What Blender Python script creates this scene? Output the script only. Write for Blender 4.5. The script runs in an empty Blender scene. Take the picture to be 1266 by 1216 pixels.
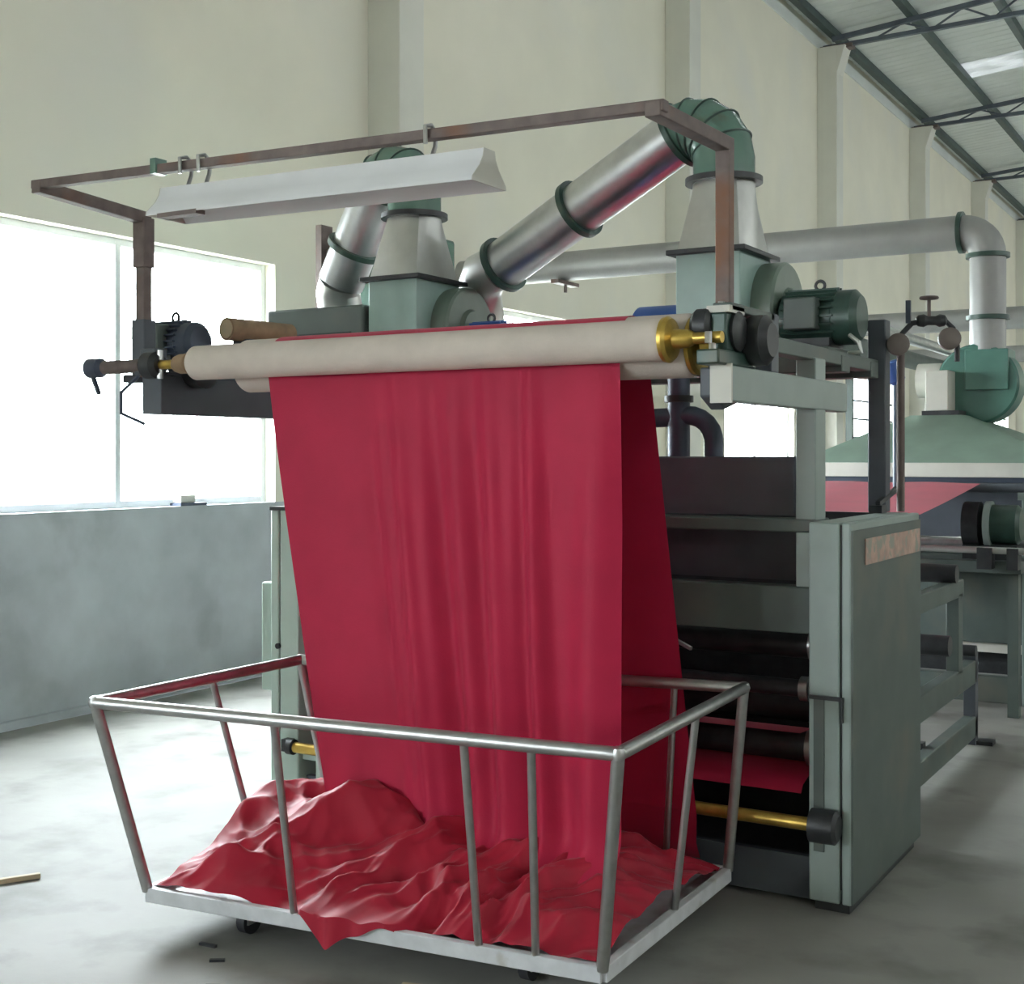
import bpy, bmesh, math, random
from mathutils import Vector, Matrix, noise
random.seed(7)
sc = bpy.context.scene
col = sc.collection
PI = math.pi

# ------------------------------------------------------------------ camera, sky, exposure
cd = bpy.data.cameras.new('camera')
cam = bpy.data.objects.new('camera', cd); col.objects.link(cam)
cam.location = (0, 0, 1.5)
cam.rotation_euler = (PI / 2, 0, math.atan2(957, 1600))
cd.sensor_fit = 'HORIZONTAL'; cd.sensor_width = 36
cd.lens = 36 * 1600 / 1266
cd.shift_y = -45 / 1266
cd.clip_start = .05; cd.clip_end = 300
sc.camera = cam

w = bpy.data.worlds.new('sky'); sc.world = w; w.use_nodes = True
bg = w.node_tree.nodes['Background']
bg.inputs[0].default_value = (.90, .955, 1, 1)
bg.inputs[1].default_value = 56.0

sc.view_settings.view_transform = 'Standard'
sc.view_settings.look = 'None'
sc.view_settings.gamma = 1
sc.view_settings.use_curve_mapping = False
sc.view_settings.exposure = 0.0
sc.cycles.use_denoising = True
sc.cycles.max_bounces = 10
sc.cycles.diffuse_bounces = 6
sc.cycles.transparent_max_bounces = 12


def portal(name, loc, rot, sx, sy):
    l = bpy.data.lights.new(name, 'AREA'); l.shape = 'RECTANGLE'; l.size = sx; l.size_y = sy
    l.cycles.is_portal = True
    o = bpy.data.objects.new(name, l); o.location = loc; o.rotation_euler = rot
    col.objects.link(o)


# ------------------------------------------------------------------ materials
def mat(name, c, rough=.5, metal=0., var=.12, scale=6., bump=0., bscale=40., c2=None, c2lo=.5, c2hi=.7, c2scale=3., spec=.5, sheen=0., stretch=None):
    m = bpy.data.materials.new(name); m.use_nodes = True
    nt = m.node_tree; N = nt.nodes; L = nt.links
    b = N['Principled BSDF']
    b.inputs['Roughness'].default_value = rough; b.inputs['Metallic'].default_value = metal
    b.inputs['Specular IOR Level'].default_value = spec
    if sheen:
        b.inputs['Sheen Weight'].default_value = sheen
    tc = N.new('ShaderNodeTexCoord')
    src = tc.outputs['Object']
    if stretch:
        mp = N.new('ShaderNodeMapping'); mp.inputs['Scale'].default_value = stretch
        L.new(src, mp.inputs[0]); src = mp.outputs[0]
    n = N.new('ShaderNodeTexNoise'); n.inputs['Scale'].default_value = scale; n.inputs['Detail'].default_value = 5
    L.new(src, n.inputs['Vector'])
    r = N.new('ShaderNodeMapRange'); r.inputs[1].default_value = .3; r.inputs[2].default_value = .7
    r.inputs[3].default_value = 1 - var; r.inputs[4].default_value = 1 + var * .6
    L.new(n.outputs[0], r.inputs[0])
    mx = N.new('ShaderNodeMix'); mx.data_type = 'RGBA'; mx.blend_type = 'MULTIPLY'; mx.inputs[0].default_value = 1
    mx.inputs[6].default_value = (*c, 1)
    L.new(r.outputs[0], mx.inputs[7])
    out = mx.outputs[2]
    if c2:
        n2 = N.new('ShaderNodeTexNoise'); n2.inputs['Scale'].default_value = c2scale; n2.inputs['Detail'].default_value = 6
        L.new(src, n2.inputs['Vector'])
        r2 = N.new('ShaderNodeMapRange'); r2.inputs[1].default_value = c2lo; r2.inputs[2].default_value = c2hi
        L.new(n2.outputs[0], r2.inputs[0])
        m2 = N.new('ShaderNodeMix'); m2.data_type = 'RGBA'
        L.new(r2.outputs[0], m2.inputs[0]); L.new(out, m2.inputs[6]); m2.inputs[7].default_value = (*c2, 1)
        out = m2.outputs[2]
    L.new(out, b.inputs['Base Color'])
    if bump:
        nb = N.new('ShaderNodeTexNoise'); nb.inputs['Scale'].default_value = bscale; nb.inputs['Detail'].default_value = 4
        L.new(src, nb.inputs['Vector'])
        bp = N.new('ShaderNodeBump'); bp.inputs['Strength'].default_value = bump; bp.inputs['Distance'].default_value = .02
        L.new(nb.outputs[0], bp.inputs['Height']); L.new(bp.outputs[0], b.inputs['Normal'])
    return m


M = {}
M['paint'] = mat('grey_green_paint', (.29, .35, .33), .42, var=.1, c2=(.2, .25, .21), c2lo=.6, c2hi=.8)
M['paint_side'] = mat('shaded_worn_green_paint', (.09, .115, .105), .5, var=.14, c2=(.13, .12, .095), c2lo=.55, c2hi=.8)  # darker copy of the cabinet paint, shade put into the colour, plus wear
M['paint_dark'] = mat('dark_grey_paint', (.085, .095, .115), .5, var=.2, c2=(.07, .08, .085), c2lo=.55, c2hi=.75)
M['green'] = mat('green_enamel', (.12, .215, .175), .22, var=.15, c2=(.13, .11, .07), c2lo=.58, c2hi=.75, c2scale=5)
M['blowbox'] = mat('pale_green_enamel', (.31, .44, .405), .4, var=.12, c2=(.2, .22, .18), c2lo=.6, c2hi=.8)
M['lit_paint'] = mat('lit_green_paint', (.5, .63, .57), .42, var=.08)  # brighter copy of the cabinet paint; the left frame's light is in the colour
M['galv'] = mat('galvanized_sheet', (.66, .67, .68), .36, 1., var=.16, scale=9)
M['galv_dull'] = mat('dull_galvanized_sheet', (.62, .62, .6), .38, .8, var=.14, scale=7)
M['rubber'] = mat('black_rubber', (.03, .03, .035), .6)
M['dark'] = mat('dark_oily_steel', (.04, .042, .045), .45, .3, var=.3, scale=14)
M['steel'] = mat('worn_steel', (.5, .5, .5), .3, .9, var=.2, scale=20)
M['rust'] = mat('rusty_angle_steel', (.17, .13, .12), .6, .2, var=.25, scale=18, c2=(.2, .09, .05), c2lo=.55, c2hi=.7)
M['brass'] = mat('yellow_brass', (.62, .42, .1), .35, .85, var=.25, scale=18)
M['cream'] = mat('cream_felt', (.66, .575, .51), .85, var=.08, scale=10, bump=.1, bscale=150)
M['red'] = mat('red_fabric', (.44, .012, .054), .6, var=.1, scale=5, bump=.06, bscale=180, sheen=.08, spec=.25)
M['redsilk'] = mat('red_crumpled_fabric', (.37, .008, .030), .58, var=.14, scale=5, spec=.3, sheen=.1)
M['lampwhite'] = mat('white_enamel', (.8, .8, .82), .4, var=.05)
M['lampend'] = mat('dusty_white_enamel', (.62, .6, .54), .5, var=.08)
M['tube'] = mat('brushed_tube_steel', (.52, .52, .515), .4, 1., var=.12, scale=25)
M['rail'] = mat('white_painted_rail', (.62, .63, .66), .45, var=.14, scale=14, c2=(.4, .38, .34), c2lo=.6, c2hi=.75, c2scale=9)
M['wall'] = mat('yellow_limewash', (.84, .805, .68), .9, var=.05, scale=1.2, c2=(.79, .77, .69), c2lo=.5, c2hi=.75, c2scale=.7)
M['pil'] = mat('grey_white_plaster', (.74, .73, .66), .9, var=.06, scale=2)
M['dado'] = mat('grey_cement_render', (.50, .52, .55), .85, var=.2, scale=2.2, c2=(.32, .33, .34), c2lo=.55, c2hi=.75, c2scale=1.6)
M['floor'] = mat('cement_floor', (.31, .305, .285), .65, var=.2, scale=1.3, bump=.14, bscale=9, c2=(.16, .157, .145), c2lo=.5, c2hi=.72, c2scale=2.3, spec=.25)
M['roof'] = mat('pale_roof_sheet', (.74, .78, .75), .5, var=.07, scale=2)
M['purlin'] = mat('dark_green_steel', (.045, .075, .07), .5, .1, var=.2)
M['truss'] = mat('blue_grey_steel', (.1, .12, .15), .5, .1, var=.2)
M['motor'] = mat('dark_green_motor_paint', (.035, .075, .06), .38, .1, var=.25, scale=14, c2=(.1, .09, .06), c2lo=.6, c2hi=.75)
M['blue'] = mat('blue_enamel', (.05, .13, .42), .4, var=.15)
M['bluegrey'] = mat('blue_grey_pipe', (.06, .075, .11), .45, .2, var=.2)
M['brown'] = mat('brown_paper', (.3, .2, .12), .8, var=.25, scale=16)
M['wood'] = mat('pale_wood', (.55, .44, .3), .7, var=.2, scale=14)
M['white'] = mat('white_paint', (.8, .82, .84), .5, var=.05)
M['plate'] = mat('faded_pink_plate', (.5, .33, .27), .6, var=.3, scale=14, c2=(.3, .3, .25), c2lo=.5, c2hi=.6, c2scale=22)
M['ground'] = mat('outdoor_ground', (.3, .3, .27), .9)
M['yellow'] = mat('yellow_paint', (.75, .48, .04), .45)
M['duct'] = mat('grey_duct_sheet', (.36, .36, .355), .5, .3, var=.1)
M['hood'] = mat('faded_green_enamel', (.24, .33, .27), .5, var=.1)
M['scroll'] = mat('olive_green_enamel', (.15, .2, .165), .4, var=.15)
M['teal'] = mat('dark_teal_enamel', (.075, .19, .155), .35, var=.15)
M['gauge'] = mat('grey_brown_gauge', (.17, .14, .125), .5, var=.2)
M['skylight'] = None


def glass_mat():
    m = bpy.data.materials.new('window_glass'); m.use_nodes = True
    nt = m.node_tree; nt.nodes.clear()
    o = nt.nodes.new('ShaderNodeOutputMaterial'); t = nt.nodes.new('ShaderNodeBsdfTransparent')
    g = nt.nodes.new('ShaderNodeBsdfGlossy'); g.inputs['Roughness'].default_value = .02
    t.inputs[0].default_value = (.95, .97, .97, 1)
    x = nt.nodes.new('ShaderNodeMixShader'); x.inputs[0].default_value = .06
    nt.links.new(t.outputs[0], x.inputs[1]); nt.links.new(g.outputs[0], x.inputs[2]); nt.links.new(x.outputs[0], o.inputs[0])
    return m


def skylight_mat():
    m = bpy.data.materials.new('translucent_sheet'); m.use_nodes = True
    nt = m.node_tree; nt.nodes.clear()
    o = nt.nodes.new('ShaderNodeOutputMaterial'); t = nt.nodes.new('ShaderNodeBsdfTranslucent')
    d = nt.nodes.new('ShaderNodeBsdfDiffuse')
    tc = nt.nodes.new('ShaderNodeTexCoord')
    n = nt.nodes.new('ShaderNodeTexNoise'); n.inputs['Scale'].default_value = 1.6
    nt.links.new(tc.outputs['Object'], n.inputs['Vector'])
    r = nt.nodes.new('ShaderNodeMapRange'); r.inputs[1].default_value = .35; r.inputs[2].default_value = .65
    r.inputs[3].default_value = .002; r.inputs[4].default_value = .011
    nt.links.new(n.outputs[0], r.inputs[0]); nt.links.new(r.outputs[0], t.inputs[0])
    d.inputs[0].default_value = (.5, .55, .53, 1)
    x = nt.nodes.new('ShaderNodeAddShader')
    nt.links.new(t.outputs[0], x.inputs[0]); nt.links.new(d.outputs[0], x.inputs[1]); nt.links.new(x.outputs[0], o.inputs[0])
    return m


M['glass'] = glass_mat()
M['skylight'] = skylight_mat()


# ------------------------------------------------------------------ mesh builder
class MB:
    def __init__(s):
        s.v = []; s.f = []

    def add(s, vs, fs):
        k = len(s.v)
        s.v += [Vector(p) for p in vs]
        s.f += [tuple(i + k for i in f) for f in fs]
        return s

    def box(s, x0, x1, y0, y1, z0, z1):
        return s.add([(x, y, z) for z in (z0, z1) for y in (y0, y1) for x in (x0, x1)],
                     [(0, 2, 3, 1), (4, 5, 7, 6), (0, 1, 5, 4), (2, 6, 7, 3), (0, 4, 6, 2), (1, 3, 7, 5)])

    def bar(s, p, q, wd, ht):
        p, q = Vector(p), Vector(q)
        d = (q - p).normalized()
        up = Vector((0, 0, 1)) if abs(d.z) < .95 else Vector((0, 1, 0))
        r = d.cross(up).normalized(); u = r.cross(d)
        vs = [a + r * (i * wd / 2) + u * (j * ht / 2) for a in (p, q) for i, j in ((-1, -1), (1, -1), (1, 1), (-1, 1))]
        return s.add(vs, [(3, 2, 1, 0), (4, 5, 6, 7), (0, 1, 5, 4), (1, 2, 6, 5), (2, 3, 7, 6), (3, 0, 4, 7)])

    def loft(s, rings, caps=True):
        n = len(rings[0]); vs = [p for r in rings for p in r]; fs = []
        for k in range(len(rings) - 1):
            for i in range(n):
                j = (i + 1) % n
                fs.append((k * n + i, k * n + j, (k + 1) * n + j, (k + 1) * n + i))
        if caps:
            fs.append(tuple(reversed(range(n)))); fs.append(tuple(range((len(rings) - 1) * n, len(rings) * n)))
        return s.add(vs, fs)

    def lathe(s, o, ax, prof, n=24, caps=True):
        o = Vector(o); ax = Vector(ax).normalized()
        t = Vector((0, 0, 1)) if abs(ax.z) < .9 else Vector((1, 0, 0))
        a = ax.cross(t).normalized(); b = ax.cross(a)
        return s.loft([[o + ax * h + (a * math.cos(2 * PI * i / n) + b * math.sin(2 * PI * i / n)) * r for i in range(n)] for h, r in prof], caps)

    def cyl(s, p, q, r, n=20, r2=None):
        p, q = Vector(p), Vector(q)
        return s.lathe(p, q - p, [(0, r), ((q - p).length, r if r2 is None else r2)], n)

    def tube(s, pts, r, n=12, caps=True):
        pts = [Vector(p) for p in pts]
        tan = []
        for i in range(len(pts)):
            a = pts[max(i - 1, 0)]; b = pts[min(i + 1, len(pts) - 1)]
            tan.append((b - a).normalized())
        t = tan[0]; up = Vector((0, 0, 1)) if abs(t.z) < .9 else Vector((1, 0, 0))
        a = t.cross(up).normalized()
        rings = []
        for i, p in enumerate(pts):
            a = (a - tan[i] * a.dot(tan[i])).normalized(); b = tan[i].cross(a)
            k = 1.
            if 0 < i < len(pts) - 1:
                c = (pts[i + 1] - pts[i]).normalized().dot(tan[i]); k = 1
            rings.append([p + (a * math.cos(2 * PI * j / n) + b * math.sin(2 * PI * j / n)) * r * k for j in range(n)])
        return s.loft(rings, caps)

    def torus(s, o, ax, R, r, n=32, m=8):
        o = Vector(o); ax = Vector(ax).normalized()
        t = Vector((0, 0, 1)) if abs(ax.z) < .9 else Vector((1, 0, 0))
        a = ax.cross(t).normalized(); b = ax.cross(a); vs = []; fs = []
        for i in range(n):
            e = a * math.cos(2 * PI * i / n) + b * math.sin(2 * PI * i / n)
            for j in range(m):
                vs.append(o + e * (R + r * math.cos(2 * PI * j / m)) + ax * r * math.sin(2 * PI * j / m))
        for i in range(n):
            for j in range(m):
                fs.append((i * m + j, ((i + 1) % n) * m + j, ((i + 1) % n) * m + (j + 1) % m, i * m + (j + 1) % m))
        return s.add(vs, fs)

    def prism(s, poly, d):
        """closed polygon (3-D points) pushed along the vector d"""
        d = Vector(d); n = len(poly); p = [Vector(q) for q in poly]
        return s.loft([p, [q + d for q in p]])

    def build(s, name, m, parent=None, bev=0, angle=32, smooth=True):
        off = Vector((0, 0, 0)); o = parent
        while o is not None:
            off += o.location; o = o.parent
        me = bpy.data.meshes.new(name)
        me.from_pydata([tuple(p - off) for p in s.v], [], s.f)
        bm = bmesh.new(); bm.from_mesh(me); bmesh.ops.recalc_face_normals(bm, faces=bm.faces); bm.to_mesh(me); bm.free()
        me.materials.append(m)
        if smooth:
            for p in me.polygons: p.use_smooth = True
            me.set_sharp_from_angle(angle=math.radians(angle))
        ob = bpy.data.objects.new(name, me); col.objects.link(ob)
        if parent: ob.parent = parent
        if bev:
            bv = ob.modifiers.new('bevel', 'BEVEL'); bv.width = bev; bv.segments = 2; bv.limit_method = 'ANGLE'; bv.angle_limit = .7
        return ob


def tag(o, label=None, cat=None, group=None, kind=None):
    if label: o['label'] = label
    if cat: o['category'] = cat
    if group: o['group'] = group
    if kind: o['kind'] = kind
    return o


def thing(name, label, cat, loc, group=None):
    o = bpy.data.objects.new(name, None); col.objects.link(o); o.location = loc
    o.empty_display_size = .1
    return tag(o, label, cat, group)


def copy_tree(o, parent=None):
    c = o.copy(); col.objects.link(c); c.parent = parent
    for ch in list(o.children): copy_tree(ch, c)
    return c


def struct(name, mb, m, parent=None, **k):
    o = mb.build(name, m, parent, **k)
    if parent is None: o['kind'] = 'structure'
    return o


# ------------------------------------------------------------------ building shell
XL, XR, Y0, Y1 = -6.0, 14.0, -14.0, 46.0
EAVE = 7.62
struct('floor', MB().box(XL - .3, XR + .3, Y0 - .3, Y1 + .3, -.15, 0), M['floor'])
SILL, HEAD = 1.18, 2.82
wins = [(4.2 + 5.5 * k, 6.84 + 5.5 * k) if k != -1 else (-4.0, -2.1) for k in (-3, -2, -1, 0, 1, 2, 3, 4, 5, 6, 7)]  # off-pitch window behind the camera is unseen, placed to light the cloth front
# left wall with window openings
ys = [Y0] + [v for a in wins for v in a] + [Y1]
lw = MB().box(XL - .24, XL, Y0, Y1, HEAD, EAVE + .35)
for a in range(0, len(ys), 2):
    lw.box(XL - .24, XL, ys[a], ys[a + 1], SILL, HEAD)
struct('wall_left', lw, M['wall'], smooth=False)
struct('trim_1', MB().box(XL - .24, XL + .004, Y0, Y1, 0, SILL), M['dado'], smooth=False)
struct('baseboard_left', MB().box(XL, XL + .035, Y0, Y1, 0, .05), M['dado'], bev=.006)
# pilasters
for k in range(-3, 7):
    yc = 8.05 + 5.5 * k
    pz = MB().box(XL, XL + .3, yc - .16, yc + .16, 0, EAVE - .05)
    pz.prism([(XL + .01, yc - .157, EAVE - .45), (XL + .3, yc - .157, EAVE - .45), (XL + .42, yc - .157, EAVE - .052), (XL + .01, yc - .157, EAVE - .052)], (0, .314, 0))
    struct('trim_%d' % (k + 5), pz, M['pil'], bev=.008)
# windows on the left: frame, mullion, panes
for k, (a, b) in enumerate(wins):
    xw = XL - .12; c = (a + b) / 2; t = .022
    fr = MB()
    for y in (a + t, c, b - t): fr.box(xw - .03, xw + .03, y - t, y + t, SILL, HEAD)
    for z in (SILL + t, HEAD - t): fr.box(xw - .027, xw + .027, a, b, z - t, z + t)
    wo = struct('window_%d' % (k + 1), fr, M['white'], bev=.004)  # includes the unseen off-pitch window placed to light the cloth front
    for ya, yb in ((a + 2 * t, c - t), (c + t, b - 2 * t)):
        MB().box(xw - .003, xw + .003, ya, yb, SILL + 2 * t, HEAD - 2 * t).build('pane', M['glass'], wo)
    if k >= 6:      # the far windows carry a grille
        for z in (1.5, 1.8, 2.1, 2.4):
            MB().bar((XL - .05, a, z), (XL - .05, b, z), .02, .035).build('grille_bar', M['bluegrey'], wo)
    portal('window_daylight_%d' % k, (XL - .26, c, (SILL + HEAD) / 2), (0, -PI / 2, 0), HEAD - SILL, b - a)  # also at the unseen off-pitch window, for light on the cloth front

# right wall with one high slit row of openings, unseen, added and sized for fill light
rw = MB().box(XR, XR + .24, Y0, Y1, 0, 5.6).box(XR, XR + .24, Y0, Y1, 5.84, EAVE + .4)
yy = Y0
for k in range(10):
    a = -12.5 + 5.9 * k; b = a + 4.2
    rw.box(XR, XR + .24, yy, a, 5.6, 5.84); yy = b
    portal('added_slit_daylight_%d' % k, (XR + .26, (a + b) / 2, 5.72), (0, PI / 2, 0), .24, 4.2)
rw.box(XR, XR + .24, yy, Y1, 5.6, 5.84)
struct('wall_right', rw, M['wall'], smooth=False)
struct('wall_back', MB().box(XL - .24, XR + .24, Y1, Y1 + .24, 0, 9), M['wall'], smooth=False)
struct('wall_front', MB().box(XL - .24, XR + .24, Y0 - .24, Y0, 0, 9), M['wall'], smooth=False)

# roof: ridge in the middle, ribbed sheets, purlins along the hall, a light truss on every pilaster
RIDGE = 4.0; SL = .085


def rz(x): return EAVE + .12 + SL * (min(x, 2 * RIDGE - x) - XL)


ceil_bm = MB()
for xa, xb in ((XL - .5, RIDGE), (RIDGE, XR + .5)):
    ceil_bm.prism([(xa, Y0 - .3, rz(xa) + .14), (xb, Y0 - .3, rz(xb) + .14), (xb, Y0 - .3, rz(xb) + .17), (xa, Y0 - .3, rz(xa) + .17)], (0, 26.3, 0))
ceil_bm.box(XL - .05, XL + .02, Y0, Y1, EAVE - .05, EAVE + .12)
ceil = struct('ceiling', ceil_bm, M['roof'], smooth=False)


def sheet(y, wd, xa, xb, m):
    pr = []; n = 4; q = wd / n
    for i in range(n):
        pr += [(y + i * q, 0), (y + i * q + q * .55, 0), (y + i * q + q * .68, .012), (y + i * q + q * .9, .012)]
    pr.append((y + wd + .01, 0))
    b = MB(); k = len(pr)
    b.add([(xa, p, rz(xa) + .10 + h) for p, h in pr] + [(xb, p, rz(xb) + .10 + h) for p, h in pr],
          [(i, i + 1, k + i + 1, k + i) for i in range(k - 1)])
    return b.build('roof_sheet' if m is M['roof'] else 'skylight_sheet', m, ceil, smooth=False)


y = 12.0; i = 0
while y < Y1 + .3:
    sk = (i % 6) == 5
    sheet(y, .92, XL - .5, -4.7 if sk else RIDGE, M['roof'])
    if sk: sheet(y, .92, -4.7, RIDGE, M['skylight'])
    sheet(y, .92, RIDGE, XR + .5, M['skylight'] if sk else M['roof'])
    y += .92; i += 1
for k in range(9):
    x = -5.8 + 1.14 * k
    MB().box(x - .05, x + .05, Y0, Y1, rz(x) - .02, rz(x) + .10).build('purlin', M['purlin'], ceil, smooth=False)
for k in range(1, 7):
    yc = 8.05 + 5.5 * k
    zb = EAVE - .02
    tr = MB().bar((XL + .05, yc, zb), (10.0, yc, zb + .25), .07, .06).build('truss_chord', M['truss'], ceil, smooth=False)
    MB().bar((XL + .2, yc - .05, rz(XL + .2) - .06), (RIDGE, yc - .05, rz(RIDGE) - .06), .06, .07).build('truss_chord', M['truss'], ceil, smooth=False)
    wb = MB(); x = -5.2; up = False
    while x < RIDGE - .5:
        xn = x + .42
        za = (rz(x) - .06) if up else zb + .0156 * (x - XL)
        zn = zb + .0156 * (xn - XL) if up else (rz(xn) - .06)
        wb.bar((x, yc, za), (xn, yc, zn), .025, .025); up = not up; x = xn
    wb.build('truss_web', M['truss'], ceil, smooth=False)
    MB().box(XL - .02, XL + .5, yc - .09, yc + .09, EAVE - .08, EAVE - .02).build('truss_seat', M['rust'], ceil, smooth=False)

# outside the left windows: ground, a long canopy
og = MB().box(-60, XL - .24, -30, 80, -.3, -.12)
struct('trim_20', og, M['ground'], smooth=False)
cn = thing('yard_canopy', 'pale canopy roof in the yard outside the large left window', 'canopy', (-11, 7.0, -.12))
MB().prism([(-13.5, 5.0, 3.25), (-9.6, 5.0, 2.75), (-9.6, 5.0, 2.62), (-13.5, 5.0, 3.08)], (0, 7.5, 0)).build('canopy_roof', M['white'], cn)
for yq in (5.6, 8.6, 11.8):
    MB().cyl((-9.9, yq, -.12), (-9.9, yq, 2.66), .05).build('post', M['white'], cn)


# ------------------------------------------------------------------ drying machine (front unit)
mc = thing('drying_machine', 'grey green cloth drying machine frame with dark chamber behind the red cloth', 'machine', (-2.4, 4.6, 0))
FY, BY = 4.17, 5.08
sf = MB().box(-1.353, -1.25, FY, BY, .035, 1.28).build('side_frame', M['paint'], mc, bev=.006)
MB().box(-1.25, -1.243, FY + .012, BY - .012, .08, 1.272).build('joint_groove', M['dark'], sf)
MB().box(-1.243, -1.212, FY, BY, .035, 1.28).build('edge_cover', M['paint'], sf, bev=.006)
MB().box(-1.213, -1.206, FY + .004, BY - .004, .04, 1.255).build('side_sheet', M['paint_side'], sf)
MB().box(-1.206, -1.202, 4.31, 5.05, 1.135, 1.222).build('name_plate', M['plate'], sf)['label'] = 'faded pinkish name plate on the side'
MB().box(-1.34, -1.225, FY + .03, BY - .03, 0, .04).build('plinth', M['dark'], sf)
MB().box(-1.35, -1.235, FY - .012, FY, .70, .712).box(-1.243, -1.236, FY - .014, FY, .63, .71).build('latch', M['dark'], sf)
MB().box(-1.335, -1.30, FY - .005, FY, .2, .70).build('slot_cover', M['paint_side'], sf)
# left frame
sl = MB().box(-3.632, -3.532, FY, BY, .05, 1.27).build('side_frame', M['lit_paint'], mc, bev=.006)
MB().box(-3.640, -3.632, FY + .01, BY - .01, .06, 1.26).build('joint_groove', M['dark'], sl)
MB().box(-3.682, -3.640, FY, BY, .05, 1.27).build('edge_cover', M['lit_paint'], sl, bev=.006)
MB().box(-3.762, -3.682, FY + .03, BY - .1, .50, .96).build('gear_cover', M['lit_paint'], sl, bev=.008)
MB().box(-3.682, -3.532, FY - .008, FY + .5, 1.27, 1.285).build('top_cap', M['dark'], sl)
MB().box(-3.662, -3.482, FY + .03, BY - .03, 0, .06).build('plinth', M['lit_paint'], sl)
MB().box(-3.532, -3.442, FY + .03, FY + .06, .05, .085).box(-3.462, -3.442, FY + .03, FY + .06, .085, .26).box(-3.532, -3.462, FY + .03, FY + .05, .23, .26).build('foot_bracket', M['lit_paint'], sl)
MB().cyl((-3.637, FY - .012, .70), (-3.637, FY + .001, .70), .012, 10).build('bolt', M['dark'], sl)
MB().cyl((-3.552, FY - .012, .30), (-3.552, FY + .001, .30), .013, 10).build('bolt', M['dark'], sl)
# chamber and front crossbeams
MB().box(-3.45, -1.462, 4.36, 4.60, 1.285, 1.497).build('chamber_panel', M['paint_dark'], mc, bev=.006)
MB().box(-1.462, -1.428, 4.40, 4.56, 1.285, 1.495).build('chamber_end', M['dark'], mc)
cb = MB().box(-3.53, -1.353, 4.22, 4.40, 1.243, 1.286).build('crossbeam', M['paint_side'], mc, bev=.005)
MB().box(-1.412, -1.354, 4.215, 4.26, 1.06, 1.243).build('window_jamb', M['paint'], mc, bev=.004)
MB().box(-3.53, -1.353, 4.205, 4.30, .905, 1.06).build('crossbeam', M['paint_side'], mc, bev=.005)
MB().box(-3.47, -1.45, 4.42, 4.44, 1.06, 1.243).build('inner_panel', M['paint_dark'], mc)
MB().box(-3.53, -1.353, 5.0, 5.03, .06, 1.28).build('dark_backing', M['dark'], mc)  # dark sheet added behind the void so the inside stays dark
MB().box(-3.53, -1.353, 4.25, 5.0, .02, .06).build('dark_bottom', M['dark'], mc)  # dark bottom sheet added to close the same void
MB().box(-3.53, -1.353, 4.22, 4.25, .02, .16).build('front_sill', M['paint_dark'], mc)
for yq, zq, rr in ((4.45, .835, .05), (4.33, .70, .03), (4.55, .60, .06), (4.42, .485, .055)):
    r_ = MB().cyl((-3.53, yq, zq), (-1.353, yq, zq), rr, 24).build('inner_roller', M['dark'], mc)
    MB().cyl((-1.43, yq, zq), (-1.40, yq, zq), rr + .012, 20).build('roller_collar', M['steel'], r_)
MB().bar((-1.95, 4.3, .865), (-1.80, 4.24, .82), .012, .012).build('pull_cord', M['steel'], mc)
MB().cyl((-1.98, 4.29, .865), (-1.98, 4.29, .90), .013).build('nozzle', M['white'], mc)
# posts, arms and upper beams
MB().box(-1.424, -1.354, 4.25, 4.36, 1.28, 1.83).build('post', M['paint'], mc, bev=.005)
ar = MB().box(-1.408, -1.351, 3.47, 4.60, 1.655, 1.757).build('arm', M['paint'], mc, bev=.004)
MB().box(-1.412, -1.347, 3.462, 3.472, 1.65, 1.762).build('end_plate', M['lampend'], ar)
MB().box(-1.424, -1.364, 3.62, 5.12, 1.822, 1.872).build('upper_beam', M['paint_side'], mc, bev=.004)
MB().box(-1.42, -1.36, 3.83, 3.90, 1.757, 1.94).build('short_post', M['paint_dark'], mc, bev=.004)
MB().box(-1.42, -1.36, 3.50, 3.86, 1.915, 1.94).build('short_beam', M['paint_side'], mc, bev=.004)
MB().box(-1.405, -1.335, 5.06, 5.13, 1.28, 2.03).build('rear_post', M['paint_dark'], mc, bev=.005)
MB().box(-1.50, -1.405, 5.07, 5.12, 1.99, 2.03).build('post_stub', M['paint_dark'], mc, bev=.004)
MB().box(-3.70, -3.60, 3.47, 4.60, 1.655, 1.80).build('arm', M['paint_dark'], mc, bev=.004)  # same paint as the right arm; its backlit shade is put into the colour
MB().box(-3.67, -3.60, 4.25, 4.36, 1.27, 1.66).build('post', M['paint'], mc, bev=.005)
MB().box(-3.67, -3.60, 4.95, 5.06, 1.27, 1.80).build('rear_post', M['paint'], mc, bev=.005)
for yq in (4.62, 5.0):
    MB().box(-3.66, -1.36, yq - .05, yq + .05, 1.80, 1.86).build('platform_beam', M['paint_side'], mc, bev=.004)
MB().box(-3.70, -3.60, 3.60, 5.05, 1.80, 1.85).build('upper_beam', M['paint_dark'], mc, bev=.004)
MB().box(-1.37, -1.32, 4.95, 5.02, 1.28, 1.31).bar((-1.345, 4.985, 1.315), (-1.335, 5.24, 1.37), .018, .018).build('hinge_lever', M['dark'], mc)

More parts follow.
